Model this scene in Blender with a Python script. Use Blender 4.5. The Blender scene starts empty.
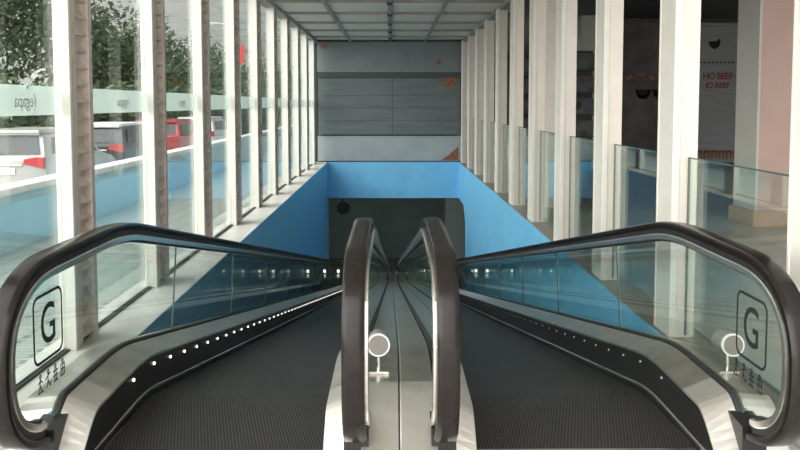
import bpy, bmesh, math, random
from mathutils import Vector
rng = random.Random(7)
S = bpy.context.scene
COL = S.collection
PI = math.pi

# ------------------------------------------------------------------ camera
F, H = 760.0, 1.55
cam = bpy.data.cameras.new('camera')
co = bpy.data.objects.new('camera', cam); COL.objects.link(co)
co.location = (0, 0, H)
co.rotation_euler = (PI/2 - math.atan(46/760), 0, -math.atan(8.5/760))
cam.sensor_width = 36; cam.lens = 36*F/800; cam.shift_y = -75/800
cam.clip_end = 400
S.camera = co
S.view_settings.view_transform = 'Standard'; S.view_settings.look = 'None'
S.view_settings.gamma = 1; S.view_settings.use_curve_mapping = False
S.view_settings.exposure = 0.0
S.cycles.transparent_max_bounces = 48
S.cycles.max_bounces = 10; S.cycles.diffuse_bounces = 5; S.cycles.glossy_bounces = 6
S.cycles.caustics_reflective = False; S.cycles.caustics_refractive = False

# ------------------------------------------------------------------ materials
def mat(name, col, rough=.5, metal=0., spec=.5, noise=0., nscale=8., bump=0., bscale=40., emit=None, estr=0.):
    m = bpy.data.materials.new(name); m.use_nodes = True
    nt = m.node_tree; b = nt.nodes['Principled BSDF']
    b.inputs['Base Color'].default_value = (*col, 1); b.inputs['Roughness'].default_value = rough
    b.inputs['Metallic'].default_value = metal; b.inputs['Specular IOR Level'].default_value = spec
    tc = nt.nodes.new('ShaderNodeTexCoord')
    if noise:
        n = nt.nodes.new('ShaderNodeTexNoise'); n.inputs['Scale'].default_value = nscale; n.inputs['Detail'].default_value = 5
        nt.links.new(tc.outputs['Object'], n.inputs['Vector'])
        r = nt.nodes.new('ShaderNodeValToRGB')
        r.color_ramp.elements[0].position = .3; r.color_ramp.elements[1].position = .7
        r.color_ramp.elements[0].color = tuple(c*(1-noise) for c in col)+(1,)
        r.color_ramp.elements[1].color = tuple(min(1, c*(1+noise)) for c in col)+(1,)
        nt.links.new(n.outputs['Fac'], r.inputs['Fac']); nt.links.new(r.outputs['Color'], b.inputs['Base Color'])
    if bump:
        n = nt.nodes.new('ShaderNodeTexNoise'); n.inputs['Scale'].default_value = bscale
        nt.links.new(tc.outputs['Object'], n.inputs['Vector'])
        bp = nt.nodes.new('ShaderNodeBump'); bp.inputs['Strength'].default_value = bump; bp.inputs['Distance'].default_value = .02
        nt.links.new(n.outputs['Fac'], bp.inputs['Height']); nt.links.new(bp.outputs['Normal'], b.inputs['Normal'])
    if emit:
        b.inputs['Emission Color'].default_value = (*emit, 1); b.inputs['Emission Strength'].default_value = estr
    return m

def glass_mat(name, tint, f0=.04, gain=.96, film=0., filmcol=(.8, .9, .86)):
    m = bpy.data.materials.new(name); m.use_nodes = True
    nt = m.node_tree; N = nt.nodes; L = nt.links
    for n in list(N): N.remove(n)
    out = N.new('ShaderNodeOutputMaterial')
    lw = N.new('ShaderNodeLayerWeight'); lw.inputs['Blend'].default_value = .5
    pw = N.new('ShaderNodeMath'); pw.operation = 'POWER'; pw.inputs[1].default_value = 5
    ma = N.new('ShaderNodeMath'); ma.operation = 'MULTIPLY_ADD'; ma.inputs[1].default_value = gain; ma.inputs[2].default_value = f0
    ma.use_clamp = True
    L.new(lw.outputs['Facing'], pw.inputs[0]); L.new(pw.outputs[0], ma.inputs[0])
    tr = N.new('ShaderNodeBsdfTransparent'); tr.inputs['Color'].default_value = (*tint, 1)
    gl = N.new('ShaderNodeBsdfGlossy'); gl.inputs['Roughness'].default_value = 0.0; gl.inputs['Color'].default_value = (.95, 1, .98, 1)
    base = tr.outputs[0]
    if film:
        df = N.new('ShaderNodeBsdfTranslucent'); df.inputs['Color'].default_value = (*filmcol, 1)
        dd = N.new('ShaderNodeBsdfDiffuse'); dd.inputs['Color'].default_value = (*filmcol, 1)
        a = N.new('ShaderNodeMixShader'); a.inputs[0].default_value = .35
        L.new(df.outputs[0], a.inputs[1]); L.new(dd.outputs[0], a.inputs[2])
        mm = N.new('ShaderNodeMixShader'); mm.inputs[0].default_value = film
        L.new(tr.outputs[0], mm.inputs[1]); L.new(a.outputs[0], mm.inputs[2]); base = mm.outputs[0]
    mx = N.new('ShaderNodeMixShader')
    L.new(ma.outputs[0], mx.inputs[0]); L.new(base, mx.inputs[1]); L.new(gl.outputs[0], mx.inputs[2])
    L.new(mx.outputs[0], out.inputs['Surface'])
    return m

M = {}
M['white'] = mat('white_paint', (.80, .765, .70), .4, noise=.04, nscale=6)
M['rib'] = mat('rib_shade_paint', (.70, .61, .55), .5, noise=.12, nscale=9)  # white post paint with the shade of its unlit side mixed in
M['cream'] = mat('cream_paint', (.80, .72, .64), .4, noise=.04, nscale=5)
M['blue'] = mat('blue_paint', (.21, .60, .93), .42, noise=.07, nscale=2.5, bump=.05, bscale=6)
M['blue_out'] = mat('blue_parapet_paint', (.42, .68, .82), .6, noise=.06, nscale=2)
M['cap'] = mat('white_cap', (.8, .82, .82), .6, noise=.08)
M['tile'] = mat('pale_floor', (.62, .61, .58), .35, noise=.10, nscale=3)
M['granite'] = mat('grey_granite_kerb', (.30, .27, .24), .4, noise=.25, nscale=30)
M['hall_floor'] = mat('hall_floor', (.52, .52, .48), .26, noise=.12, nscale=2)
M['ceil'] = mat('ceiling_panel', (.88, .84, .77), .5, noise=.04, nscale=2)
M['beam'] = mat('beam_paint', (.36, .345, .32), .5, noise=.05, nscale=4)
M['dark'] = mat('dark_hall_shade_paint', (.028, .026, .026), .55, noise=.3, nscale=3)  # dark boards and racks; on the hall shell it stands in for shade
M['black'] = mat('black_plastic', (.012, .012, .012), .4)
M['rubber'] = mat('handrail_rubber', (.014, .011, .010), .24, spec=.25, noise=.2, nscale=25)
M['guide'] = mat('polished_steel', (.70, .67, .62), .22, .9, noise=.05, nscale=20)
M['steel'] = mat('brushed_steel', (.60, .57, .52), .30, 1.0, noise=.08, nscale=14, bump=.03, bscale=60)
M['steel_deck'] = mat('worn_steel_deck', (.60, .58, .54), .36, 1.0, noise=.12, nscale=10)
M['satin'] = mat('satin_steel', (.60, .565, .52), .42, .8, noise=.06, nscale=10, bump=.02, bscale=60)
M['skirt'] = mat('dark_skirt', (.022, .021, .021), .28, spec=.5, noise=.3, nscale=18)
M['led'] = mat('led_light', (.9, .9, .9), .4, emit=(1, .92, .86), estr=3.2)
M['stud'] = mat('unlit_light', (.45, .44, .42), .35)
M['gasket'] = mat('black_gasket', (.015, .015, .015), .5)
M['ink'] = mat('black_vinyl', (.012, .014, .014), .6)
M['lower'] = mat('lower_wall_paint', (.25, .32, .30), .5, noise=.12, nscale=1.2)
M['lower_floor'] = mat('lower_floor', (.09, .095, .09), .15, noise=.2)
M['diff'] = mat('added_lamp_diffuser', (.9, .9, .88), .5, emit=(.92, 1, .95), estr=24)  # glow of the lamps added to the lower hall
M['lamp'] = mat('small_lamp', (.9, .9, .85), .4, emit=(1, .97, .85), estr=2.2)
M['panelg'] = mat('grey_board', (.18, .215, .22), .3, spec=.4, noise=.12, nscale=1.6)
M['panell'] = mat('pale_grey_board', (.36, .405, .42), .3, spec=.4, noise=.12, nscale=1.6)
M['railg'] = mat('grey_rail', (.05, .062, .062), .4)
M['gedge'] = mat('glass_cut_edge', (.05, .11, .10), .2)
M['lower_pier'] = mat('lower_pier_paint', (.24, .29, .275), .5)
M['rust'] = mat('rust_patch', (.25, .10, .045), .6, noise=.35, nscale=14)
M['pink'] = mat('pink_column_paint', (.50, .34, .29), .5, noise=.06, nscale=2)
M['pale'] = mat('lit_side_paint', (.54, .52, .48), .5, noise=.05, nscale=2)  # column side with daylight from the left put into its colour
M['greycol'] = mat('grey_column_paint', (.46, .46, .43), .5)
M['plinth'] = mat('plinth_stone', (.48, .33, .22), .4, noise=.1)
M['asphalt'] = mat('asphalt', (.25, .25, .24), .9, noise=.15, nscale=1)
M['leaf'] = mat('leaf', (.055, .085, .035), .7, noise=.6, nscale=1.4)
M['leaf2'] = mat('hedge_leaf', (.065, .10, .045), .7, noise=.6, nscale=1.8)
M['bark'] = mat('bark', (.09, .065, .045), .9, noise=.3)
M['tyre'] = mat('tyre', (.02, .02, .02), .8)
M['carglass'] = mat('car_glass', (.03, .035, .04), .06, spec=.6)
M['red'] = mat('red_lens', (.42, .03, .03), .3)
M['plate'] = mat('plate', (.75, .75, .73), .5)
M['redsign'] = mat('red_sign', (.75, .06, .05), .5)
M['lampmetal'] = mat('lamp_metal', (.55, .56, .57), .5, .3)
M['glassL'] = glass_mat('window_glass', (.925, .945, .932))
M['glassB'] = glass_mat('balustrade_glass', (.955, .985, .972), f0=.045)
M['glassR'] = glass_mat('barrier_glass', (.91, .96, .945), f0=.05)
M['film'] = glass_mat('frosted_film', (.9, .95, .93), film=.42, filmcol=(.78, .86, .82))
M['ghost'] = mat('faint_print', (.42, .47, .46), .7)
M['swoosh'] = glass_mat('white_translucent_print', (.9, .9, .9), film=.95, filmcol=(.95, .95, .93))
M['arc'] = mat('white_print', (.9, .9, .88), .7)

def tread_mat():
    m = mat('pallet_rubber', (.02, .02, .02), .5, spec=.2); nt = m.node_tree; N = nt.nodes; L = nt.links
    b = N['Principled BSDF']
    tc = N.new('ShaderNodeTexCoord'); sp = N.new('ShaderNodeSeparateXYZ'); L.new(tc.outputs['Object'], sp.inputs[0])
    def mul(o, k, add=None):
        a = N.new('ShaderNodeMath'); a.operation = 'MULTIPLY_ADD'; L.new(o, a.inputs[0]); a.inputs[1].default_value = k
        if add is None: a.inputs[2].default_value = 0
        else: L.new(add, a.inputs[2])
        return a.outputs[0]
    def fn(o, op, v=None):
        a = N.new('ShaderNodeMath'); a.operation = op; L.new(o, a.inputs[0])
        if v is not None: a.inputs[1].default_value = v
        return a.outputs[0]
    yy = mul(sp.outputs['Y'], 2*PI/.030)
    xs = mul(sp.outputs['X'], 2*PI/.0155)
    row = fn(fn(mul(sp.outputs['Y'], 1/.030), 'FLOOR'), 'MULTIPLY', PI)
    ad = N.new('ShaderNodeMath'); ad.operation = 'ADD'; L.new(xs, ad.inputs[0]); L.new(row, ad.inputs[1])
    a = fn(ad.outputs[0], 'SINE')
    r = N.new('ShaderNodeValToRGB'); r.color_ramp.elements[0].position = .5; r.color_ramp.elements[1].position = .9
    r.color_ramp.elements[0].color = (.012, .012, .012, 1); r.color_ramp.elements[1].color = (.085, .082, .080, 1)
    L.new(mul(a, .5, None), r.inputs['Fac'])
    m2 = N.new('ShaderNodeMath'); m2.operation = 'MULTIPLY_ADD'; L.new(a, m2.inputs[0]); m2.inputs[1].default_value = .5; m2.inputs[2].default_value = .5
    L.new(m2.outputs[0], r.inputs['Fac']); L.new(r.outputs['Color'], b.inputs['Base Color'])
    bp = N.new('ShaderNodeBump'); bp.inputs['Strength'].default_value = .5; bp.inputs['Distance'].default_value = .006
    L.new(m2.outputs[0], bp.inputs['Height']); L.new(bp.outputs['Normal'], b.inputs['Normal'])
    return m
M['tread'] = tread_mat()

def plank_mat():
    m = mat('outdoor_paving', (.42, .46, .43), .3); nt = m.node_tree; N = nt.nodes; L = nt.links
    b = N['Principled BSDF']; tc = N.new('ShaderNodeTexCoord')
    mp = N.new('ShaderNodeMapping'); mp.inputs['Scale'].default_value = (.25, 1, 1); L.new(tc.outputs['Object'], mp.inputs[0])
    br = N.new('ShaderNodeTexBrick'); br.inputs['Scale'].default_value = 4.5
    br.inputs['Color1'].default_value = (.44, .49, .45, 1); br.inputs['Color2'].default_value = (.34, .39, .36, 1); br.inputs['Mortar'].default_value = (.17, .2, .19, 1)
    br.inputs['Mortar Size'].default_value = .025
    L.new(mp.outputs[0], br.inputs['Vector']); L.new(br.outputs['Color'], b.inputs['Base Color'])
    return m
M['paving'] = plank_mat()

def stripe_board():
    m = mat('recessed_grey_sheet', (.10, .125, .125), .32, spec=.4); nt = m.node_tree; N = nt.nodes; L = nt.links
    b = N['Principled BSDF']; tc = N.new('ShaderNodeTexCoord')
    mp = N.new('ShaderNodeMapping'); mp.inputs['Scale'].default_value = (.6, 1, 5); L.new(tc.outputs['Object'], mp.inputs[0])
    n = N.new('ShaderNodeTexNoise'); n.inputs['Scale'].default_value = 1.6; n.inputs['Detail'].default_value = 6; L.new(mp.outputs[0], n.inputs['Vector'])
    r = N.new('ShaderNodeValToRGB'); r.color_ramp.elements[0].position = .3; r.color_ramp.elements[1].position = .72
    r.color_ramp.elements[0].color = (.10, .125, .125, 1); r.color_ramp.elements[1].color = (.135, .168, .168, 1)
    L.new(n.outputs['Fac'], r.inputs['Fac']); L.new(r.outputs['Color'], b.inputs['Base Color'])
    return m
M['sheet'] = stripe_board()

def banner_mat():
    m = mat('grey_banner_cloth', (.30, .30, .31), .4); nt = m.node_tree; N = nt.nodes; L = nt.links
    b = N['Principled BSDF']; tc = N.new('ShaderNodeTexCoord')
    mp = N.new('ShaderNodeMapping'); mp.inputs['Rotation'].default_value = (0, .75, 0); mp.inputs['Scale'].default_value = (1.2, 1, 7)
    L.new(tc.outputs['Object'], mp.inputs[0])
    n = N.new('ShaderNodeTexNoise'); n.inputs['Scale'].default_value = 1.5; n.inputs['Detail'].default_value = 4; L.new(mp.outputs[0], n.inputs['Vector'])
    bp = N.new('ShaderNodeBump'); bp.inputs['Strength'].default_value = .9; bp.inputs['Distance'].default_value = .12
    L.new(n.outputs['Fac'], bp.inputs['Height']); L.new(bp.outputs['Normal'], b.inputs['Normal'])
    return m
M['banner'] = banner_mat()
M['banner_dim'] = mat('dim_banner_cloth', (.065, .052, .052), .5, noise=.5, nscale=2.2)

def goods_mat():
    m = mat('coloured_goods', (.1, .1, .1), .5); nt = m.node_tree; N = nt.nodes; L = nt.links
    b = N['Principled BSDF']; tc = N.new('ShaderNodeTexCoord')
    v = N.new('ShaderNodeTexVoronoi'); v.inputs['Scale'].default_value = 6; L.new(tc.outputs['Object'], v.inputs['Vector'])
    hs = N.new('ShaderNodeHueSaturation'); hs.inputs['Value'].default_value = .12; hs.inputs['Saturation'].default_value = .45
    L.new(v.outputs['Color'], hs.inputs['Color']); L.new(hs.outputs['Color'], b.inputs['Base Color'])
    return m
M['goods'] = goods_mat()

# ------------------------------------------------------------------ mesh helpers
def link(name, me, m, parent=None):
    o = bpy.data.objects.new(name, me); COL.objects.link(o)
    if m is not None: me.materials.append(m)
    if parent is not None: o.parent = parent
    return o
def obj(name, bm, m, parent=None, smooth=False, shift=None):
    """links a bmesh as one object; without a parent its origin goes to the base of its bounds"""
    bmesh.ops.recalc_face_normals(bm, faces=bm.faces[:])
    if smooth:
        for f in bm.faces: f.smooth = True
    me = bpy.data.meshes.new(name); bm.to_mesh(me); bm.free()
    if smooth:
        try: me.set_sharp_from_angle(angle=math.radians(40))
        except Exception: pass
    return link(name, me, m, parent)
def tag(o, label=None, cat=None, group=None, kind=None):
    if label: o['label'] = label
    if cat: o['category'] = cat
    if group: o['group'] = group
    if kind: o['kind'] = kind
    return o
def empty(name, label, cat, group=None, loc=(0, 0, 0), rz=0):
    o = bpy.data.objects.new(name, None); COL.objects.link(o); o.location = loc; o.rotation_euler[2] = rz
    o.empty_display_size = .1
    return tag(o, label, cat, group)
def box(bm, x0, x1, y0, y1, z0, z1):
    v = [bm.verts.new((x, y, z)) for x in (x0, x1) for y in (y0, y1) for z in (z0, z1)]
    for q in ((0, 1, 3, 2), (4, 6, 7, 5), (0, 4, 5, 1), (2, 3, 7, 6), (0, 2, 6, 4), (1, 5, 7, 3)):
        bm.faces.new([v[i] for i in q])
    return bm
def B(*a): return box(bmesh.new(), *a)
def prism(bm, poly, axis, a, b):
    """poly of 2D points extruded along axis ('x': (y,z), 'y': (x,z), 'z': (x,y))"""
    def P(p, t): return (t, p[0], p[1]) if axis == 'x' else ((p[0], t, p[1]) if axis == 'y' else (p[0], p[1], t))
    va = [bm.verts.new(P(p, a)) for p in poly]; vb = [bm.verts.new(P(p, b)) for p in poly]
    n = len(poly)
    bm.faces.new(va); bm.faces.new(vb)
    for i in range(n): bm.faces.new((va[i], va[(i+1) % n], vb[(i+1) % n], vb[i]))
    return bm
def tube(bm, pts, r, n=10, caps=True):
    pts = [Vector(p) for p in pts]; rs = r if isinstance(r, (list, tuple)) else [r]*len(pts)
    rings = []
    for i, p in enumerate(pts):
        t = (pts[min(i+1, len(pts)-1)] - pts[max(i-1, 0)]).normalized()
        u = t.cross(Vector((0, 0, 1)) if abs(t.z) < .9 else Vector((1, 0, 0))).normalized(); w = t.cross(u)
        rings.append([bm.verts.new(p + rs[i]*(math.cos(a)*u + math.sin(a)*w)) for a in [2*PI*k/n for k in range(n)]])
    for a, b in zip(rings, rings[1:]):
        for k in range(n): bm.faces.new((a[k], a[(k+1) % n], b[(k+1) % n], b[k]))
    if caps: bm.faces.new(rings[0]); bm.faces.new(rings[-1])
    return bm
def bevel(bm, w, seg=2):
    bmesh.ops.bevel(bm, geom=bm.edges[:], offset=w, segments=seg, affect='EDGES', clamp_overlap=True)
    return bm

# ------------------------------------------------------------------ the walkway path
YK, TH, RISE = 3.95, math.atan(.2225), 5.2
YL = YK + RISE/math.tan(TH)          # lower knee
YEND = YL + 1.7
RK = 1.6
def base_path(y0):
    st = []                            # (Y, z, angle)
    t = RK*math.tan(TH/2)
    y = y0
    while y < YK - t - .04: st.append((y, 0, 0)); y += .03
    for k in range(7):
        a = TH*k/6; st.append((YK - t + RK*math.sin(a), -RK + RK*math.cos(a), a))
    yy, zz, _ = st[-1]
    R2 = 1.6; t2 = R2*math.tan(TH/2)
    yl = YL - t2*math.cos(TH)
    n = 12
    for k in range(1, n): st.append((yy + (yl-yy)*k/n, zz - (yl-yy)*k/n*math.tan(TH), TH))
    for k in range(5):
        a = TH*(1 - k/4)
        st.append((YL + t2 - R2*math.sin(a), -RISE + R2 - R2*math.cos(a), a))
    st.append((YEND, -RISE, 0))
    return st
def at(s, h): return (s[0] + h*math.sin(s[2]), s[1] + h*math.cos(s[2]))
def sweep(bm, st, sec, hf=None):
    """sec: closed list of (x, h) swept along the stations"""
    rings = []
    for s in st:
        k = hf(s[0]) if hf else 1
        rings.append([bm.verts.new((x, *at(s, h*k))) for x, h in sec])
    n = len(sec)
    for a, b in zip(rings, rings[1:]):
        for i in range(n): bm.faces.new((a[i], a[(i+1) % n], b[(i+1) % n], b[i]))
    bm.faces.new(rings[0]); bm.faces.new(rings[-1])
    return bm
def path_at(Y):
    """base station at a given Y by interpolation"""
    st = base_path(2.0)
    for a, b in zip(st, st[1:]):
        if a[0] <= Y <= b[0]:
            k = (Y - a[0])/(b[0]-a[0]); return tuple(a[i] + (b[i]-a[i])*k for i in range(3))
    return st[-1]
HT = .93                                # handrail top
LC = (3.20, .535); LB = .395   # newel loop
def rail_path(LA=.475, HT=HT):
    """list of (Y, z, ny, nz): the handrail's outer surface with its outward normal"""
    P = []
    for k in range(0, 25):
        a = -PI/2 - .0 - PI*k/24
        c_, s_ = math.cos(a), math.sin(a); ex = 2/2.35
        sg = lambda v, e: math.copysign(abs(v)**e, v) if abs(v) > 1e-9 else 0.0
        ny, nz = sg(c_, 2-ex)/LA, sg(s_, 2-ex)/LB; q = math.hypot(ny, nz)
        P.append((LC[0] + LA*sg(c_, ex), LC[1] + (HT-.535 if s_ > 0 else LB)*sg(s_, ex), ny/q, nz/q))
    for s in base_path(3.36):
        y, z = at(s, HT)
        if s[0] < YL + .8: P.append((y, z, math.sin(s[2]), math.cos(s[2])))
    ye, ze = P[-1][0], P[-1][1]
    for k in range(1, 13):
        a = PI/2 - PI*k/12
        P.append((ye + .05 + .4*math.cos(a), ze - .4 + .4*math.sin(a), math.cos(a), math.sin(a)))
    return P
RPO, RPI = rail_path(), rail_path(.375, HT+.025)
def rail_sweep(RP, bm, X, sec, i0=0, i1=None):
    rings = []
    for (y, z, ny, nz) in RP[i0:i1]:
        rings.append([bm.verts.new((X + x, y + ny*n, z + nz*n)) for x, n in sec])
    m = len(sec)
    for a, b in zip(rings, rings[1:]):
        for i in range(m): bm.faces.new((a[i], a[(i+1) % m], b[(i+1) % m], b[i]))
    bm.faces.new(rings[0]); bm.faces.new(rings[-1])
    return bm
RUB = [(-.044, -.008), (-.038, -.002), (-.02, 0), (.02, 0), (.038, -.002), (.044, -.008), (.045, -.026), (.040, -.036), (.030, -.038), (-.030, -.038), (-.040, -.036), (-.045, -.026)]
GUI = [(-.034, -.066), (.034, -.066), (.036, -.072), (.036, -.094), (.030, -.098), (-.030, -.098), (-.036, -.094), (-.036, -.072)]
TRK = [(-.030, -.034), (.030, -.034), (.030, -.068), (-.030, -.068)]
LIP = [(-.016, -.094), (.016, -.094), (.016, -.108), (-.016, -.108)]

def hf_nose(y):
    if y >= 3.32: return 1
    if y <= 3.0: return .08
    k = (y-3.0)/.32; return .08 + .92*k*k*(3-2*k)

# ------------------------------------------------------------------ text and pictograms
def text_mesh(s, size, off=0., spacing=1.0):
    c = bpy.data.curves.new('txt', 'FONT'); c.body = s; c.size = size; c.offset = off; c.extrude = .0006
    c.align_x = 'CENTER'; c.align_y = 'CENTER'; c.space_character = spacing; c.resolution_u = 4
    o = bpy.data.objects.new('txt', c); COL.objects.link(o)
    dg = bpy.context.evaluated_depsgraph_get(); dg.update()
    me = bpy.data.meshes.new_from_object(o.evaluated_get(dg))
    bpy.data.objects.remove(o); bpy.data.curves.remove(c)
    return me
def place2d(me, org, ux, uz):
    """maps mesh (x,y,z) -> org + x*ux + y*uz + z*(ux x uz)"""
    ux, uz, org = Vector(ux), Vector(uz), Vector(org); n = ux.cross(uz)
    for v in me.vertices: v.co = org + v.co.x*ux + v.co.y*uz + v.co.z*n
    return me
def strokes(lines, w):
    """flat strokes of width w in the xy plane, .0006 thick either way"""
    bm = bmesh.new()
    for ln in lines:
        for (x0, y0), (x1, y1) in zip(ln, ln[1:]):
            d = Vector((x1-x0, y1-y0)); L = d.length
            if L < 1e-6: continue
            d /= L; n = Vector((-d.y, d.x))*w/2; e = d*w*.3
            q = [Vector((x0, y0)) - e + n, Vector((x0, y0)) - e - n, Vector((x1, y1)) + e - n, Vector((x1, y1)) + e + n]
            prism(bm, [tuple(p) for p in q], 'z', -.0006, .0006)
    me = bpy.data.meshes.new('strokes'); bmesh.ops.recalc_face_normals(bm, faces=bm.faces[:]); bm.to_mesh(me); bm.free()
    return me
def rrect(w, h, r, n=6):
    P = []
    for cx, cy, a0 in ((w/2-r, h/2-r, 0), (-w/2+r, h/2-r, PI/2), (-w/2+r, -h/2+r, PI), (w/2-r, -h/2+r, 1.5*PI)):
        for k in range(n+1):
            a = a0 + PI/2*k/n; P.append((cx + r*math.cos(a), cy + r*math.sin(a)))
    return P
def ring_mesh(w, h, r, t):
    bm = bmesh.new(); a = rrect(w, h, r); b = rrect(w-2*t, h-2*t, r-t)
    A = [[bm.verts.new((x, y, z)) for x, y in p] for p in (a, b) for z in (-.0006, .0006)]
    n = len(a)
    for i in range(n):
        j = (i+1) % n
        bm.faces.new((A[0][i], A[0][j], A[2][j], A[2][i])); bm.faces.new((A[1][i], A[1][j], A[3][j], A[3][i]))
        bm.faces.new((A[0][i], A[0][j], A[1][j], A[1][i])); bm.faces.new((A[2][i], A[2][j], A[3][j], A[3][i]))
    me = bpy.data.meshes.new('ring'); bmesh.ops.recalc_face_normals(bm, faces=bm.faces[:]); bm.to_mesh(me); bm.free()
    return me
def circ(cx, cy, r, n=10): return [(cx + r*math.cos(2*PI*k/n), cy + r*math.sin(2*PI*k/n)) for k in range(n+1)]
PICTO = []
for dx, kind in ((-.105, 0), (-.035, 1), (.035, 2), (.105, 3)):
    L_ = [circ(dx, .030, .007)]
    if kind == 0: L_ += [[(dx, .022), (dx-.004, -.004), (dx-.016, -.032)], [(dx-.004, -.004), (dx+.010, -.032)], [(dx-.018, .004), (dx, .016), (dx+.018, .002)], [(dx-.022, -.036), (dx+.024, -.036)]]
    if kind == 1: L_ += [[(dx, .022), (dx-.002, -.008), (dx-.014, -.034)], [(dx-.002, -.008), (dx+.012, -.030)], [(dx, .014), (dx+.020, .020)], [(dx-.024, .002), (dx, .014)], [(dx+.014, -.036), (dx+.026, -.020)]]
    if kind == 2: L_ += [[(dx-.008, .020), (dx-.008, -.034)], [(dx+.006, .018), (dx+.008, -.034)], [(dx-.022, .010), (dx+.022, .010)], [(dx-.022, -.010), (dx+.022, -.010)], [(dx-.020, -.034), (dx+.022, -.034)]]
    if kind == 3: L_ += [[(dx-.018, .016), (dx+.018, .016), (dx+.018, -.034), (dx-.018, -.034), (dx-.018, .016)], [(dx-.018, -.006), (dx+.018, -.006)], [(dx, .016), (dx, -.034)]]
    PICTO.append((dx, [[(x-dx, y) for x, y in l] for l in L_]))

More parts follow.
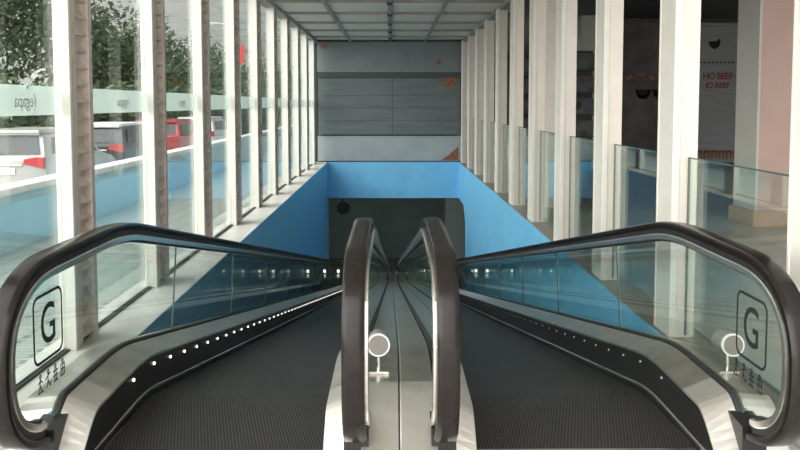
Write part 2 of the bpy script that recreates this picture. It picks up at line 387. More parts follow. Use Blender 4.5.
# ------------------------------------------------------------------ moving walkways
def walkway(label, xl, xr, outer_left, lit):
    """xl, xr: pallet edges; the outer side is on the left when outer_left"""
    root = empty('moving_walkway', label, 'moving walkway', 'pair of descending moving walkways', (0.5*(xl+xr), 3.4, 0))
    off = Vector((-root.location.x, -root.location.y, 0))
    def part(name, bm, m, par=None, smooth=False):
        bmesh.ops.translate(bm, verts=bm.verts[:], vec=off)
        return obj(name, bm, m, par or root, smooth)
    def part_me(name, me, m, par):
        for v in me.vertices: v.co += off
        return link(name, me, m, par)
    full = base_path(3.0)
    belt = base_path(3.32)
    part('pallet_belt', sweep(bmesh.new(), belt, [(xl, -.03), (xr, -.03), (xr, 0), (xl, 0)]), M['tread'])
    part('comb_plate', B(xl, xr, 2.75, 3.315, -.004, .006), M['steel'])
    for side in (-1, 1):
        e = xl if side < 0 else xr
        outer = (side < 0) == outer_left
        g = e + side*(.158 if outer else .145)                 # glass plane
        s = side
        RP = RPO if outer else RPI
        part('skirt_panel', sweep(bmesh.new(), full, [(e+s*.006, -.04), (e+s*.006, .200), (e+s*.10, .235), (e+s*.10, -.04)], hf_nose), M['skirt'])
        part('skirt_trim', sweep(bmesh.new(), base_path(3.2), [(e+s*.001, .030), (e+s*.001, .040), (e+s*.008, .046), (e+s*.008, .026)]), M['guide'])
        sec = [(e+s*.002, .206), (e+s*.004, .216), (g-s*.021, .268), (g-s*.021, .240), (e+s*.02, .196)]
        part('deck_nose', sweep(bmesh.new(), [q for q in full if q[0] < 3.50], sec, hf_nose), M['satin'])
        part('inner_deck', sweep(bmesh.new(), [q for q in full if q[0] > 3.46], sec, hf_nose), M['steel_deck'])
        part('glass_gasket', sweep(bmesh.new(), base_path(3.2), [(g-s*.020, .22), (g-s*.018, .278), (g-s*.008, .284), (g+s*.008, .284), (g+s*.018, .278), (g+s*.020, .22)], hf_nose), M['gasket'])
        if outer:
            part('outer_deck', sweep(bmesh.new(), full, [(g+s*.021, .240), (g+s*.021, .268), (g+s*.16, .255), (g+s*.17, .24), (g+s*.17, .0), (g+s*.15, .0), (g+s*.15, .235)], hf_nose), M['steel_deck'])
        hr = part('handrail', rail_sweep(RP, bmesh.new(), g, RUB), M['rubber'], smooth=True)
        gd = part('handrail_guide', rail_sweep(RP, bmesh.new(), g, GUI if outer else [(x*1.62 if x*s > 0 else x, n*.93) for x, n in GUI], 2, -2), M['guide'])
        part('guide_dark_band', rail_sweep(RP, bmesh.new(), g, TRK, 2, -2), M['gasket'])  # upper guide coloured black in place of dark reflections on its metal
        part('guide_seal', rail_sweep(RP, bmesh.new(), g, LIP, 2, -2), M['gasket'], gd)
        bi = bmesh.new(); prism(bi, [(3.09, .09), (3.26, .09), (3.30, .20), (3.22, .215), (3.09, .20)], 'x', g-.052, g+.052)
        part('handrail_inlet', bi, M['black'])
        # glass panels
        top = HT - .10 + (0 if outer else .025)
        cuts = [4.90 + 1.845*k for k in range(12)] + [YL + .8]
        y0 = None
        first = None
        for c in cuts:
            lo, hi = [], []
            if y0 is None:
                poly = [(3.30, .255), (3.20, .215)]
                for (y, z, ny, nz) in RP[:25]: poly.append((y - ny*.10, z - nz*.10))
                poly += [at(q, top) for q in base_path(3.36) if q[0] < c - .01]
                poly.append(at(path_at(c), top)); poly.append(at(path_at(c), .265))
                poly += [at(q, .265) for q in reversed(base_path(3.36)) if q[0] < c - .01]
            else:
                ss = [path_at(y0 + .004)] + [q for q in base_path(3) if y0 + .03 < q[0] < c - .03] + [path_at(c)]
                poly = [at(q, .265) for q in ss] + [at(q, top) for q in reversed(ss)]
            bm = bmesh.new(); prism(bm, poly, 'x', g-.005, g+.005)
            bmesh.ops.triangulate(bm, faces=[f for f in bm.faces if len(f.verts) > 4])
            p = part('glass_panel', bm, M['glassB'])
            p.data.materials.append(M['gedge'])
            for f in p.data.polygons: f.material_index = 0 if abs(f.normal.x) > .5 else 1
            if first is None: first = p
            y0 = c
        if outer:
            # storey letter in a rounded frame and the row of pictograms, on the walkway side of the glass
            X = g - s*.0062
            ux = (0, 1, 0) if s < 0 else (0, -1, 0)
            yc = 3.165 if s < 0 else 3.135
            part_me('storey_sign', place2d(ring_mesh(.272, .288, .045, .0125), (X, yc, .602 if s > 0 else .622), ux, (0, 0, 1)), M['ink'], first)
            tm = text_mesh('G', .245, .0008)
            for v in tm.vertices: v.co.x *= .84
            part_me('storey_letter', place2d(tm, (X, yc, .602 if s > 0 else .622), ux, (0, 0, 1)), M['ink'], first)
            for dx, ls in PICTO: part_me('pictogram', place2d(strokes(ls, .0055), (X, yc + .02 + ux[1]*dx, .398), ux, (0, 0, 1)), M['ink'], first)
        # skirt lights
        k = 0
        y = 3.76
        nmax = 72 if lit else 40
        while k < nmax:
            h = .165
            q = path_at(y); yy, zz = at(q, h)
            x = e + s*.004
            bm = bmesh.new()
            r = .0085 if lit else .0065
            pts = [(yy + r*math.cos(2*PI*i/8), zz + r*math.sin(2*PI*i/8)) for i in range(8)]
            prism(bm, pts, 'x', x - .003, x + .004)
            part('skirt_light', bm, M['led'] if lit and outer else M['stud'])
            y += .298; k += 1
            if not outer and k > 22: break
    return root
walkway('moving walkway on the left, its outer skirt dotted with lit white lights', -1.293, -.293, True, True)
walkway('moving walkway on the right, its skirt lights unlit, nearest the right glass barriers', .363, 1.363, False, False)

cd = empty('centre_deck', 'long brushed steel deck filling the gap between the two moving walkways', 'metal deck', None, (.04, 2.9, 0))
def hf_c(y):
    if y >= 3.45: return 1
    if y <= 2.8: return .06
    k = (y-2.8)/.65; return .06 + .94*k*k*(3-2*k)
st = base_path(2.75)
for a, b in ((-.126, .030), (.038, .196)):
    bm = sweep(bmesh.new(), st, [(a, .235), (a, .262), (a+.006, .268), (b-.006, .268), (b, .262), (b, .235)], hf_c)
    bmesh.ops.translate(bm, verts=bm.verts[:], vec=(-.04, -2.9, 0))
    obj('deck_plate', bm, M['steel_deck'], cd)
    bm = sweep(bmesh.new(), [q for q in base_path(2.75) if q[0] < 3.46], [(a-.002, .235), (a-.002, .264), (a+.004, .271), (b-.002, .271), (b, .264), (b, .235)], hf_c)
    bmesh.ops.translate(bm, verts=bm.verts[:], vec=(-.04, -2.9, 0))
    obj('nose_plate', bm, M['satin'], cd)
bm = sweep(bmesh.new(), st, [(.028, .23), (.028, .26), (.040, .26), (.040, .23)], hf_c); bmesh.ops.translate(bm, verts=bm.verts[:], vec=(-.04, -2.9, 0))
obj('seam_strip', bm, M['gasket'], cd)

def sensor(x, y, z, label):
    t = empty('sensor_post', label, 'sensor', 'round sensor posts on the steel decks', (x, y, z))
    obj('base_plate', bevel(B(-.05, .05, -.022, .022, 0, .012), .004), M['steel'], t)
    bm = bmesh.new(); tube(bm, [(0, .01, .01), (0, .012, .09)], .009, 10); obj('stem', bm, M['guide'], t, True)
    # tilted cylinder head facing the approaching walker
    d = Vector((0, -.99, .10)).normalized(); c = Vector((0, .0, .145))
    bm = bmesh.new(); tube(bm, [c - d*.075, c + d*.040], .052, 28); obj('head', bm, M['headm'], t, True)
    bm = bmesh.new()
    tube(bm, [c + d*.034, c + d*.048], .054, 28); obj('rim', bm, M['cap'], t, True)
    bm = bmesh.new(); tube(bm, [c + d*.046, c + d*.050], .046, 24); obj('face', bm, M['facem'], t, True)
    return t
M['headm'] = mat('sensor_shell', (.30, .27, .25), .3)
M['facem'] = mat('sensor_face', (.24, .205, .19), .5)
sensor(-.062, 3.56, .268, 'small round sensor on a stem on the centre deck, between the two inner handrails')
sensor(1.615, 3.56, .262, 'small round sensor on a stem behind the right outer glass, below the letter sign')

# ------------------------------------------------------------------ setting: floors, pit, end wall, ceiling
XL, XR, YE = -1.70, 1.80, 20.3
def struct(name, bm, m, smooth=False):
    o = obj(name, bm, m, None, smooth); o['kind'] = 'structure'; return o
bm = bmesh.new()
box(bm, -2.2, 2.1, -4, 2.75, -.3, 0)
box(bm, -2.2, -1.25, 2.75, 3.6, -.3, -.006); box(bm, -.32, .39, 2.75, 3.6, -.3, -.006); box(bm, 1.33, 2.1, 2.75, 3.6, -.3, -.006)
box(bm, -2.2, XL-.004, 3.6, 21.5, -.3, 0)
box(bm, -1.25, 1.33, 2.75, 3.30, -.3, -.04)
struct('floor', bm, M['tile'])
struct('trim_1', B(XR+.014, 2.06, 3.6, 21.5, -.3, 0), M['granite'])
struct('floor_hall', B(2.1, 16, -4, 32, -.3, 0), M['hall_floor'])
struct('wall_left', B(XL-.2, XL, 3.6, YE+.2, -5.2, -.002), M['blue'])
bm = bmesh.new()
prism(bm, [(3.6, -.3), (YE+.2, -.3), (YE+.2, -.97), (18.9, -.97), (18.45, -1.35), (18.45, -5.2), (3.6, -5.2)], 'x', XR, XR+.2)
prism(bm, [(3.6, -.002), (YE+.2, -.002), (YE+.2, -.3), (3.6, -.3)], 'x', XR, XR+.012)
struct('wall_right', bm, M['blue'])
struct('wall_end', B(XL, XR, YE, YE+.3, -.97, .0), M['blue'])
struct('floor_lower', B(-3.9, 6, 3.6, 36, -5.5, -5.23), M['lower_floor'])
bm = bmesh.new(); box(bm, -3.9, 6, 33.2, 33.5, -5.23, -.5); struct('wall_lower', bm, M['lower'])
bm = bmesh.new(); box(bm, -3.9, -3.7, 3.6, 33.5, -5.23, -.95); box(bm, 6, 6.2, 3.6, 33.5, -5.23, -.4); struct('wall_lower_sides', bm, M['lower'])
struct('wall_lower_pier', B(1.86, 2.5, 26, 26.6, -5.23, -.96), M['lower_pier'])
struct('ceiling_lower', B(-3.7, 6, YE+.3, 33.2, -.96, -.5), M['lower'])
# far hall shell on the right, its lack of light put into dark paint
struct('wall_back', B(2.06, 16, 31, 31.3, 0, 4.2), M['dark'])
struct('wall_side', B(15.7, 16, -4, 31, 0, 4.2), M['dark'])
struct('ceiling_hall', B(2.06, 16, 4, 31.3, 3.6, 3.8), M['dark'])  # front cut back so sky light reaches the hall floor
# end board above the lintel
eb = empty('end_board', 'big grey boarded panel closing the end of the corridor above the blue lintel', 'panel', None, (-.05, YE, 0))
def ebp(name, x0, x1, y0, y1, z0, z1, m, par=None):
    return obj(name, B(x0+.05, x1+.05, y0, y1, z0, z1), m, par or eb)
ebp('back_frame', -2.08, 2.02, .06, .14, 0, 3.244, M['gasket'])
up = ebp('upper_panel', -1.97, 1.87, .0, .06, 2.40, 3.20, M['panelg'])
lo = ebp('lower_panel', -1.97, 1.87, .0, .06, .03, .70, M['panell'])
ebp('recessed_sheet', -1.95, 1.84, .035, .06, .72, 2.24, M['sheet'])
ebp('dark_rail', -1.95, 1.84, .02, .06, 2.26, 2.40, M['railg'])  # dark strip along the top of the recessed sheet
ebp('ledge', -1.86, 1.74, -.02, .06, .70, .735, M['black'])
for z in (1.10, 1.45, 1.78): ebp('sheet_joint', -1.86, 1.76, .028, .036, z, z+.008, M['gasket'])
ebp('joint_post', .02, .03, .028, .036, .72, 2.24, M['gasket'])
def blob(name, pts, y0, y1, par):
    bm = bmesh.new(); prism(bm, [(x+.05, z) for x, z in pts], 'y', y0, y1); obj(name, bm, M['rust'], par)
blob('rust_patch', [(1.32, .05), (1.79, .05), (1.79, .42), (1.66, .30), (1.50, .16)], -.004, .0, lo)
blob('rust_patch', [(1.36, 2.12), (1.44, 2.02), (1.62, 2.0), (1.72, 2.10), (1.70, 2.26), (1.40, 2.26)], .015, .022, eb)
blob('rust_patch', [(1.20, 2.62), (1.28, 2.60), (1.33, 2.70), (1.25, 2.74)], -.004, .0, up)
blob('rust_patch', [(-1.87, 3.0), (-1.6, 3.08), (-1.75, 3.12), (-1.87, 3.12)], -.004, .0, up)

# ceiling
cl = struct('ceiling', B(-2.12, 2.06, 1.0, YE+.2, 3.245, 3.36), M['ceil'])
YB = [2.66 + 1.64*k for k in range(11)]
for y in YB: obj('cross_beam', B(-2.06, 2.0, y, y+.05, 3.20, 3.2449), M['beam'], cl)
for x in (-1.10, -.03, .90): obj('long_beam', B(x-.03, x+.03, 1.0, YE, 3.195, 3.2448), M['beam'], cl)
for y in YB: obj('beam_clamp', B(-.075, .015, y-.02, y+.10, 3.165, 3.21), M['black'], cl)
struct('trim_2', B(-2.14, -1.96, 1.0, YE+.2, 3.17, 3.36), M['beam'])
struct('trim_3', B(1.86, 2.08, 1.0, YE+.2, 3.17, 3.62), M['beam'])
struct('trim_4', B(-2.062, -2.025, 1.0, YE, 0, .014), M['gasket'])

# hanging dark floodlight below the lintel
t = empty('ceiling_speaker', 'round black loudspeaker hanging under the left end of the blue lintel', 'speaker', None, (-1.30, 20.15, -.97))
obj('bracket', B(-.05, .05, -.03, .03, -.08, 0), M['black'], t)
bm = bmesh.new(); tube(bm, [(.03, -.16, -.22), (.02, 0, -.2), (-.02, .16, -.16)], [.17, .16, .09], 20); obj('horn', bm, M['black'], t, True)
bm = bmesh.new(); tube(bm, [(.03, -.175, -.222), (.03, -.155, -.22)], [.18, .18], 20); obj('grille', bm, M['gasket'], t, True)
for i, (x, w) in enumerate(((-.755, 'far left'), (-.206, 'inner left'), (.794, 'inner right'), (1.247, 'far right'))):
    t = empty('floor_light', f'tiny lit lamp at the foot of the walkways, {w} of four', 'lamp', 'small lamps on the lower floor', (x, 30.2, -5.23))
    obj('body', B(-.05, .05, -.04, .06, 0, .16), M['black'], t); obj('lens', B(-.045, .045, -.05, -.04, .03, .15), M['lamp'], t)

# ------------------------------------------------------------------ left glazing: ribbed posts and windows
ORD = ['first', 'second', 'third', 'fourth', 'fifth', 'sixth', 'seventh', 'eighth', 'ninth', 'tenth', 'eleventh', 'twelfth']
PL = [4.72 + 1.645*k for k in range(-1, 10)]
def meshes_left():
    D = .36
    fr = bevel(B(-2.08, -1.98, 0, .035, 0, 3.3), .004, 1)
    rr = bevel(B(-2.08, -1.98, D-.06, D, 0, 3.3), .004, 1)
    wb = B(-2.08, -2.03, .035, D-.035, 0, 3.3)
    z = .04
    while z < 3.25:
        prism(wb, [(-2.03, z), (-1.986, z+.004), (-1.986, z+.014), (-2.03, z+.06)], 'y', .036, D-.036); z += .108
    sd = B(-2.03, -1.981, .036, .10, 0, 3.3)
    out = []
    for n, b, m in (('front_flange', fr, 'white'), ('rear_flange', rr, 'rib'), ('ribbed_web', wb, 'rib'), ('flange_lip', sd, 'rib')):
        bmesh.ops.translate(b, verts=b.verts[:], vec=(2.03, 0, 0))
        bmesh.ops.recalc_face_normals(b, faces=b.faces[:])
        me = bpy.data.meshes.new(n); b.to_mesh(me); b.free(); me.materials.append(M[m]); out.append((n, me))
    return out
ML = meshes_left()
for i, y in enumerate(PL):
    w = 'white ribbed post of the left glazing, nearest the camera' if i == 0 else f'white post with ribbed side toned as shade, {ORD[i-1]} in view along the left glazing'
    t = empty('glazing_post', w, 'post', 'ribbed posts of the left glazing', (-2.03, y, 0))
    for n, me in ML: 
        o = bpy.data.objects.new(n, me); COL.objects.link(o); o.parent = t
wn = 0
def window(y0, y1, txt, i_):
    global wn
    wn += 1
    o = struct(f'window_{wn}', B(-2.058, -2.046, y0, y1, .014, 3.2), M['glassL'])
    f = obj('frosted_band', B(-2.0445, -2.0435, y0+.01, y1-.01, 1.485, 1.655), M['film'], o)
    if txt:
        # lettering faces the outside, so from in here it reads backwards
        me = place2d(text_mesh('(egapa', .105, .0, .95), (-2.0425, y0 + txt, 1.565), (0, -1, 0), (0, 0, 1))
        link('lettering', me, M['ghost'], o)
        if i_ != 1: return
        me = place2d(strokes([[(-.16, -.02), (-.11, .035), (-.05, .07), (.02, .09), (.07, .092)], [(-.155, -.02), (-.10, .028), (-.03, .058)]], .014), (-2.0425, y0 + txt + .18, 1.66), (0, 1, 0), (0, 0, 1))
        link('swoosh', me, M['swoosh'], o)
ys = [1.0] + PL + [YE]
for i, (a, b) in enumerate(zip(ys, ys[1:])):
    a2 = a if i == 0 else a + .36
    if b - a2 > .1: window(a2, b, {1: .84, 2: .75, 3: .75}.get(i), i)

# ------------------------------------------------------------------ right posts and glass barriers
PR = [3.20] + [4.95 + 1.655*k for k in range(10)]
def meshes_right():
    out = []
    for n, b, m in (('front_plate', bevel(B(.045, .165, 0, .02, 0, 3.2), .003, 1), 'cream'),
                    ('edge_angle', bevel(B(-.004, .045, -.012, .05, 0, 3.2), .004, 1), 'white'),
                    ('side_plate', B(.004, .03, .05, .27, 0, 3.2), 'white'),
                    ('web', B(.03, .15, .02, .27, 0, 3.2), 'cream'),
                    ('rear_plate', bevel(B(-.002, .165, .27, .29, 0, 3.2), .003, 1), 'cream')):
        bmesh.ops.recalc_face_normals(b, faces=b.faces[:])
        me = bpy.data.meshes.new(n); b.to_mesh(me); b.free(); me.materials.append(M[m]); out.append((n, me))
    return out
MR = meshes_right()
for i, y in enumerate(PR):
    t = empty('corridor_post', f'tall smooth cream and white post, {ORD[i]} along the right side from the camera', 'post', 'posts of the open right side', (1.843, y, 0))
    for n, me in MR:
        o = bpy.data.objects.new(n, me); COL.objects.link(o); o.parent = t
for i, y in enumerate(PR):
    if i == 0: continue
    y0 = PR[i-1] + .30
    o = obj('glass_barrier', B(-.006, .006, y0 - y, -.004, .02, 1.195), M['glassR'])
    o.location = (1.950, y, 0)
    obj('top_edge', B(-.0065, .0065, y0 - y, -.004, 1.195, 1.203), M['gedge'], o)
    obj('end_edge', B(-.0065, .0065, -.012, -.003, .02, 1.195), M['gedge'], o)
    tag(o, f'clear glass barrier between the {ORD[i-1]} and {ORD[i]} posts of the right side', 'glass barrier', 'glass barriers of the right side')

# ------------------------------------------------------------------ the dark hall on the right
t = empty('column', 'large square pink column with left face coloured as daylit, seen at the right edge', 'column', 'square columns of the hall', (4.95, 10.0, 0))
obj('shaft', B(-.33, .9, -.5, .1, 0, 3.6), M['pink'], t)
obj('side_face', B(-.36, -.33, -.505, .1, .0, 3.6), M['pale'], t)  # daylit left side given as a separate colour
obj('plinth', bevel(B(-.40, .96, -.56, .16, 0, .20), .015), M['plinth'], t)
t = empty('column', 'square cream column standing just behind the fifth right post', 'column', 'square columns of the hall', (2.60, 11.6, 0))
obj('shaft', B(-.42, .05, -.3, .3, 0, 3.6), M['cream'], t); obj('side_face', B(-.44, -.42, -.305, .3, 0, 3.6), M['pale'], t)
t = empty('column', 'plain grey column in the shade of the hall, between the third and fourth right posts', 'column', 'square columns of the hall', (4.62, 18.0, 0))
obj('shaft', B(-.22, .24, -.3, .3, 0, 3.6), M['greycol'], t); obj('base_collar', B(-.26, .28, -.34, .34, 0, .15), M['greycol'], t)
# hoarding that carries the banners
KB = 18.4/11.2
hb = empty('hoarding', 'dark hoarding wall standing across the hall behind the banners', 'hoarding', None, (8.2, 18.4, 0))
obj('board', B(-3.05, 4.3, 0, .12, 0, 3.6), M['dark'], hb); obj('rail', B(-3.05, 4.3, -.03, 0, 3.52, 3.6), M['black'], hb)
def banner(name, label, x0, x1, z0, z1, y, mm='banner'):
    x0, x1, z0, z1, y = x0*KB, x1*KB, H + (z0-H)*KB, min(3.50, H + (z1-H)*KB), 18.382
    bm = bmesh.new(); nx, nz = 14, 20; g = {}
    for s_ in (0, 1):
        for i in range(nx+1):
            for j in range(nz+1):
                u, v = i/nx, j/nz
                g[s_, i, j] = bm.verts.new(((u-.5)*(x1-x0), .010*math.sin(7*u + 5*v) + .008*math.sin(17*v-9*u) - .004*s_, (v-.5)*(z1-z0)))
    for i in range(nx):
        for j in range(nz):
            for s_ in (0, 1): bm.faces.new((g[s_, i, j], g[s_, i+1, j], g[s_, i+1, j+1], g[s_, i, j+1]))
    for i in range(nx):
        for j in (0, nz): bm.faces.new((g[0, i, j], g[0, i+1, j], g[1, i+1, j], g[1, i, j]))
    for j in range(nz):
        for i in (0, nx): bm.faces.new((g[0, i, j], g[0, i, j+1], g[1, i, j+1], g[1, i, j]))
    o = obj(name, bm, M[mm], None, True); o.location = ((x0+x1)/2, y, (z0+z1)/2)
    return tag(o, label, 'banner', 'banners in the hall')
M['btext'] = mat('banner_lettering', (.22, .06, .045), .6)
M['bdark'] = mat('banner_dark_print', (.008, .008, .008), .6)
M['borange'] = mat('banner_orange_print', (.28, .11, .06), .6)
b1 = banner('banner', 'creased grey banner with red lettering, hanging left of the large pink column', 4.45, 5.6, .68, 2.92, 11.15)
cx0 = (4.45+5.6)/2; cz0 = 1.80
def onb(b, me, m, name, x, z, cx, cz):
    for v in me.vertices: v.co.x *= KB; v.co.y *= KB
    link(name, place2d(me, (x*KB - b.location.x, -.030, H + (z-H)*KB - b.location.z), (1, 0, 0), (0, 0, 1)), m, b)
onb(b1, text_mesh('HO BEEF', .125, .004, .9), M['btext'], 'lettering', 4.80, 1.955, cx0, cz0)
onb(b1, text_mesh('IO REEF', .115, .004, .9), M['btext'], 'lettering', 4.80, 1.82, cx0, cz0)
onb(b1, strokes([[(-.27+.06*k, 0), (-.245+.06*k, 0)] for k in range(10)], .02), M['bdark'], 'small_print', 4.80, 2.16, cx0, cz0)
onb(b1, strokes([[(-.07, .03), (-.05, -.02), (0, -.05), (.05, -.02), (.07, .03), (-.07, .03)], [(-.04, 0), (.04, 0)], [(0, -.03), (.07, .07)]], .035), M['bdark'], 'bowl_mark', 4.74, 2.42, cx0, cz0)
onb(b1, strokes([[(-.3+.11*k, -.05), (-.3+.11*k, .05), (-.24+.11*k, .05), (-.24+.11*k, -.03)] for k in range(6)], .032), M['borange'], 'block_print', 4.82, .80, cx0, cz0)
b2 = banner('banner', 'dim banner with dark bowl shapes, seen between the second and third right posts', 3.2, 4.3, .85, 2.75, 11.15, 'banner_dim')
cx0 = 3.75; cz0 = 1.8
def bowl(w): return strokes([[(-w, w*.5), (-w*.85, -.1*w), (-w*.4, -.6*w), (w*.4, -.6*w), (w*.85, -.1*w), (w, w*.5), (-w, w*.5)], [(-.8*w, .2*w), (.8*w, .2*w)], [(-.6*w, -.15*w), (.6*w, -.15*w)], [(-.3*w, -.4*w), (.3*w, -.4*w)]], w*.45)
onb(b2, bowl(.095), M['bdark'], 'bowl_print', 3.70, 1.70, cx0, cz0)
onb(b2, bowl(.095), M['bdark'], 'bowl_print', 3.96, 1.70, cx0, cz0)
onb(b2, strokes([[(-.2, 0), (-.1, .05), (.1, .05), (.2, 0)]], .05), M['borange'], 'arc_print', 3.66, 1.92, cx0, cz0)
# shop rack with goods far back
for (x0, x1, y, lab) in ((3.1, 3.62, 19.5, 'dark shelf rack of colourful goods seen between the far right posts'), (4.05, 4.55, 17.2, 'dark shelf rack of goods in the gap left of the grey column')):
    t = empty('shelf_rack', lab, 'shelf', 'shop racks in the hall', ((x0+x1)/2, y, 0)); w = (x1-x0)/2
    obj('rack_frame', B(-w, w, 0, .35, 0, 2.75), M['dark'], t)
    for k in range(5): obj('shelf', B(-w, w, -.25, 0, .3+.5*k, .33+.5*k), M['black'], t)
    for k in range(5): 
        o = obj('goods', B(-w+.03, w-.03, -.2, -.02, .335+.5*k, .68+.5*k), M['goods'], t); o['kind'] = 'stuff'

# ------------------------------------------------------------------ outside on the left
struct('floor_outside', B(-4.0, -2.2, -4, 40, -.9, -.005), M['paving'])
struct('ground', B(-90, -4.0, -30, 110, -1.0, -.62), M['asphalt'])
t = empty('parapet', 'low blue outdoor wall with a white cap beyond the left glazing', 'wall', None, (-4.1, 10, -.6))
obj('wall_body', B(-.1, .1, -13, 30, 0, 1.20), M['blue_out'], t)
obj('cap', bevel(B(-.14, .14, -13, 30, 1.20, 1.275), .01), M['cap'], t)

def car(label, x, y, col, roof_white=False, z=-.62):
    t = empty('car', label, 'car', 'cars queueing outside the left glazing', (x, y, z))
    paint = mat('car_paint', col, .22, spec=.6)
    # body shell lofted over stations along the length: (Y, half width, belt z, bottom z)
    bm = bmesh.new(); L_, W = 4.1, .83
    rings = []
    for (yy, w, zb, zt) in ((0, .74, .42, 1.10), (.06, .80, .30, 1.17), (.5, W, .24, 1.17), (2.9, W, .24, 1.08), (3.5, .82, .26, .98), (4.0, .76, .32, .80), (4.1, .66, .40, .66)):
        rings.append([bm.verts.new(p) for p in ((-w*.94, yy, zb), (-w, yy, zb+.12), (-w, yy, zt-.16), (-w*.95, yy, zt), (w*.95, yy, zt), (w, yy, zt-.16), (w, yy, zb+.12), (w*.94, yy, zb))])
    for a, b in zip(rings, rings[1:]):
        for k in range(8): bm.faces.new((a[k], a[(k+1) % 8], b[(k+1) % 8], b[k]))
    bm.faces.new(rings[0]); bm.faces.new(rings[-1])
    obj('body', bm, paint, t, True)
    # cabin with sloping glass
    bm = bmesh.new(); rings = []
    for (zz, w, ya, yb) in ((1.06, .775, .074, 2.95), (1.35, .7025, .19, 2.55), (1.58, .645, .282, 2.15)):
        rings.append([bm.verts.new(p) for p in ((-w, ya, zz), (w, ya, zz), (w, yb, zz), (-w, yb, zz))])
    for a, b in zip(rings, rings[1:]):
        for k in range(4): bm.faces.new((a[k], a[(k+1) % 4], b[(k+1) % 4], b[k]))
    bm.faces.new(rings[-1]); bm.faces.new(rings[0])
    obj('cabin', bm, paint, t)
    rp = M['cap'] if roof_white else paint
    bm = B(-.66, .66, .14, 2.3, 1.575, 1.67); bevel(bm, .05, 3); obj('roof', bm, rp, t, True)
    bm = bmesh.new(); prism(bm, [(-.67, 1.20), (.67, 1.20), (.57, 1.54), (-.57, 1.54)], 'y', 0, .012)
    for v in bm.verts: v.co.y += .03 + (v.co.z - 1.0)*.40
    obj('rear_window', bm, M['carglass'], t)
    for s in (-1, 1):
        bm = bmesh.new(); prism(bm, [(.45, 1.20), (2.65, 1.14), (2.2, 1.51), (.60, 1.51)], 'x', 0, .012)
        for v in bm.verts: v.co.x += s*(.80 - (v.co.z - 1.0)*.25)
        obj('side_window', bm, M['carglass'], t)
        bm = bmesh.new(); prism(bm, [(s*.40, 1.03), (s*.79, .94), (s*.79, 1.15), (s*.62, 1.16), (s*.42, 1.12)], 'y', -.025, .06); obj('tail_light', bm, M['red'], t)
        for yy in (.75, 3.25):
            bm = bmesh.new(); tube(bm, [(s*.68, yy, .31), (s*.86, yy, .31)], .31, 20)
            w = obj('wheel', bm, M['tyre'], t, True)
            bm = bmesh.new(); tube(bm, [(s*.855, yy, .31), (s*.87, yy, .31)], .19, 16); obj('hub', bm, M['lampmetal'], w, True)
    obj('bumper', bevel(B(-.80, .80, -.10, .12, .28, .60), .05, 3), paint, t, True)
    obj('license_plate', B(-.24, .24, -.03, .0, .83, .96), M['plate'], t)
    obj('trim_bar', B(-.38, .38, -.035, -.005, .99, 1.03), M['guide'], t)
    bm = bmesh.new(); tube(bm, [(0, .08, 1.21), (-.35, .10, 1.26)], .012, 6); obj('wiper', bm, M['black'], t)
    return t
car('silver car seen from behind, nearest in the queue beyond the blue wall', -7.40, 14.5, (.45, .44, .42))
car('dark car with a white roof, second in the queue outside', -7.55, 19.2, (.03, .035, .04), True)
car('red car, third in the queue outside', -7.45, 23.9, (.55, .04, .035))
car('white car, farthest in the queue outside', -7.45, 28.6, (.74, .74, .73))

def leaves(bm, n, f, size):
    for _ in range(n):
        c = Vector(f()); u = Vector((rng.gauss(0, 1), rng.gauss(0, 1), rng.gauss(0, 1))).normalized()
        w = u.orthogonal().normalized(); s = size*rng.uniform(.6, 1.4)
        p = [c + u*s, c + w*s*.5 + u*s*.1, c - u*s, c - w*s*.5]
        bm.faces.new([bm.verts.new(q) for q in p])
def tree(label, x, y, h, r, n=2600, z=-.62):
    t = empty('tree', label, 'tree', 'trees beyond the car park', (x, y, z))
    bm = bmesh.new(); tube(bm, [(0, 0, 0), (.1, .05, h*.35), (-.05, 0, h*.6), (.1, 0, h*.85)], [.22, .17, .12, .04], 8)
    for k in range(5):
        a = rng.uniform(0, 6.28); tube(bm, [(0, 0, h*(.3+.08*k)), (math.cos(a)*r*.4, math.sin(a)*r*.4, h*(.45+.09*k)), (math.cos(a)*r*.75, math.sin(a)*r*.75, h*(.52+.09*k))], [.09, .06, .02], 6)
    obj('trunk', bm, M['bark'], t, True)
    blobs = [(rng.uniform(-.6, .6)*r, rng.uniform(-.6, .6)*r, h*rng.uniform(.35, .9), r*rng.uniform(.34, .58)) for _ in range(20)]
    def f():
        b = rng.choice(blobs); d = Vector((rng.gauss(0, 1), rng.gauss(0, 1), rng.gauss(0, 1))).normalized()*b[3]*rng.uniform(.55, 1.05)
        return (b[0]+d.x, b[1]+d.y, b[2]+d.z*.85)
    bm = bmesh.new(); leaves(bm, int(n*2), f, .14)
    obj('foliage', bm, M['leaf'], t)
tree('tallest dark leafy tree, at the far left of the view outside', -16.2, 31, 10.5, 4.2, 4600)
tree('broad dark tree seen between the first and second left posts', -16.4, 42.5, 8.2, 4.6, 4200)
tree('tree with a rounded crown seen between the second and third left posts', -15.8, 56, 7.2, 4.6, 3400)
tree('lower bushy tree seen just past the third left post', -16.0, 72, 6.6, 5.0, 3000)
tree('distant tree in the narrow bays past the fourth left post', -13.5, 92, 6.0, 5.0, 2600)
hd = empty('hedge', 'long dark green hedge running behind the queue of cars', 'hedge', None, (-9.9, 34, -.62))
def fh():
    v = rng.uniform(-16, 30); top = 2.6 + .30*math.sin(v*1.1) + .2*math.sin(v*2.7)
    return (.75*rng.uniform(-1, 1), v, top*rng.uniform(0, 1)**.6)
bm = bmesh.new(); leaves(bm, 9000, fh, .17)
obj('foliage', bm, M['leaf2'], hd)
bm = bmesh.new()
for v in range(-15, 30, 3): tube(bm, [(0, v, 0), (.1, v, 1.9)], .06, 6)
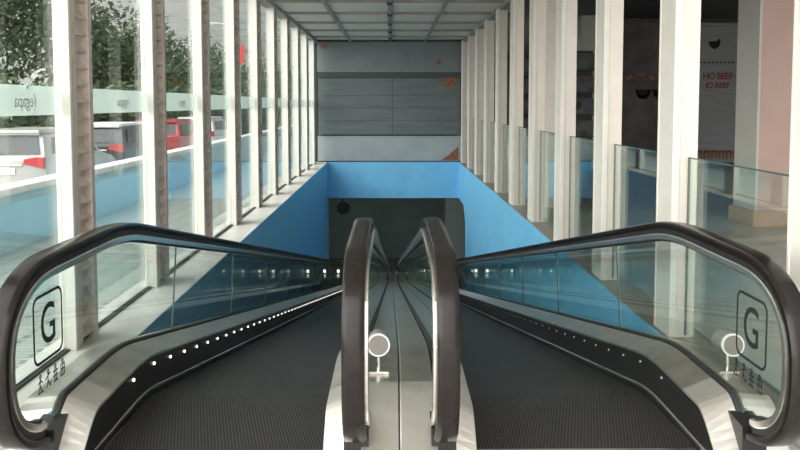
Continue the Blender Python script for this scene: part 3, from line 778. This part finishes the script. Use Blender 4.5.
obj('stems', bm, M['bark'], hd)
t = empty('street_lamp', 'thin grey street lamp with a curved arm outside, carrying a small red sign', 'street lamp', None, (-5.95, 30, -.62))
bm = bmesh.new(); tube(bm, [(0, 0, 0), (0, 0, 4.6), (-.1, 0, 5.0), (-.4, 0, 5.25), (-.8, 0, 5.3)], .05, 8); obj('pole', bm, M['lampmetal'], t, True)
obj('lamp_head', bevel(B(-1.2, -.75, -.08, .08, 5.25, 5.36), .03), M['lampmetal'], t)
obj('sign', B(-.18, .2, -.07, -.05, 3.75, 4.45), M['redsign'], t)

# ------------------------------------------------------------------ light: bright overcast sky and a soft low sun
w = bpy.data.worlds.new('world'); S.world = w; w.use_nodes = True
nt = w.node_tree; bg = nt.nodes['Background']
N = nt.nodes; L = nt.links
tc = N.new('ShaderNodeTexCoord')
dp = N.new('ShaderNodeVectorMath'); dp.operation = 'DOT_PRODUCT'
dp.inputs[1].default_value = Vector((-.72, -.55, .42)).normalized()      # the hazy sun sits low, left and behind
L.new(tc.outputs['Generated'], dp.inputs[0])
mx = N.new('ShaderNodeMath'); mx.operation = 'MAXIMUM'; mx.inputs[1].default_value = 0; L.new(dp.outputs['Value'], mx.inputs[0])
pw = N.new('ShaderNodeMath'); pw.operation = 'POWER'; pw.inputs[1].default_value = 1.6; L.new(mx.outputs[0], pw.inputs[0])
ma = N.new('ShaderNodeMath'); ma.operation = 'MULTIPLY_ADD'; ma.inputs[1].default_value = 7.4; ma.inputs[2].default_value = .82; L.new(pw.outputs[0], ma.inputs[0])
L.new(ma.outputs[0], bg.inputs['Strength'])
bg.inputs['Color'].default_value = (1, .985, .955, 1)
# unseen lamps added in the ceiling to brighten the lower hall
for x, y in ((-1.2, 23.5), (1.2, 23.5), (0, 29)):
    t = empty('added_ceiling_lamp', 'added flat square lamp in the ceiling of the lower hall', 'lamp', 'added ceiling lamps of the lower hall', (x, y, -.96))
    obj('frame', B(-.32, .32, -.32, .32, -.03, 0), M['beam'], t)
    obj('diffuser', B(-.28, .28, -.28, .28, -.04, -.03), M['diff'], t)
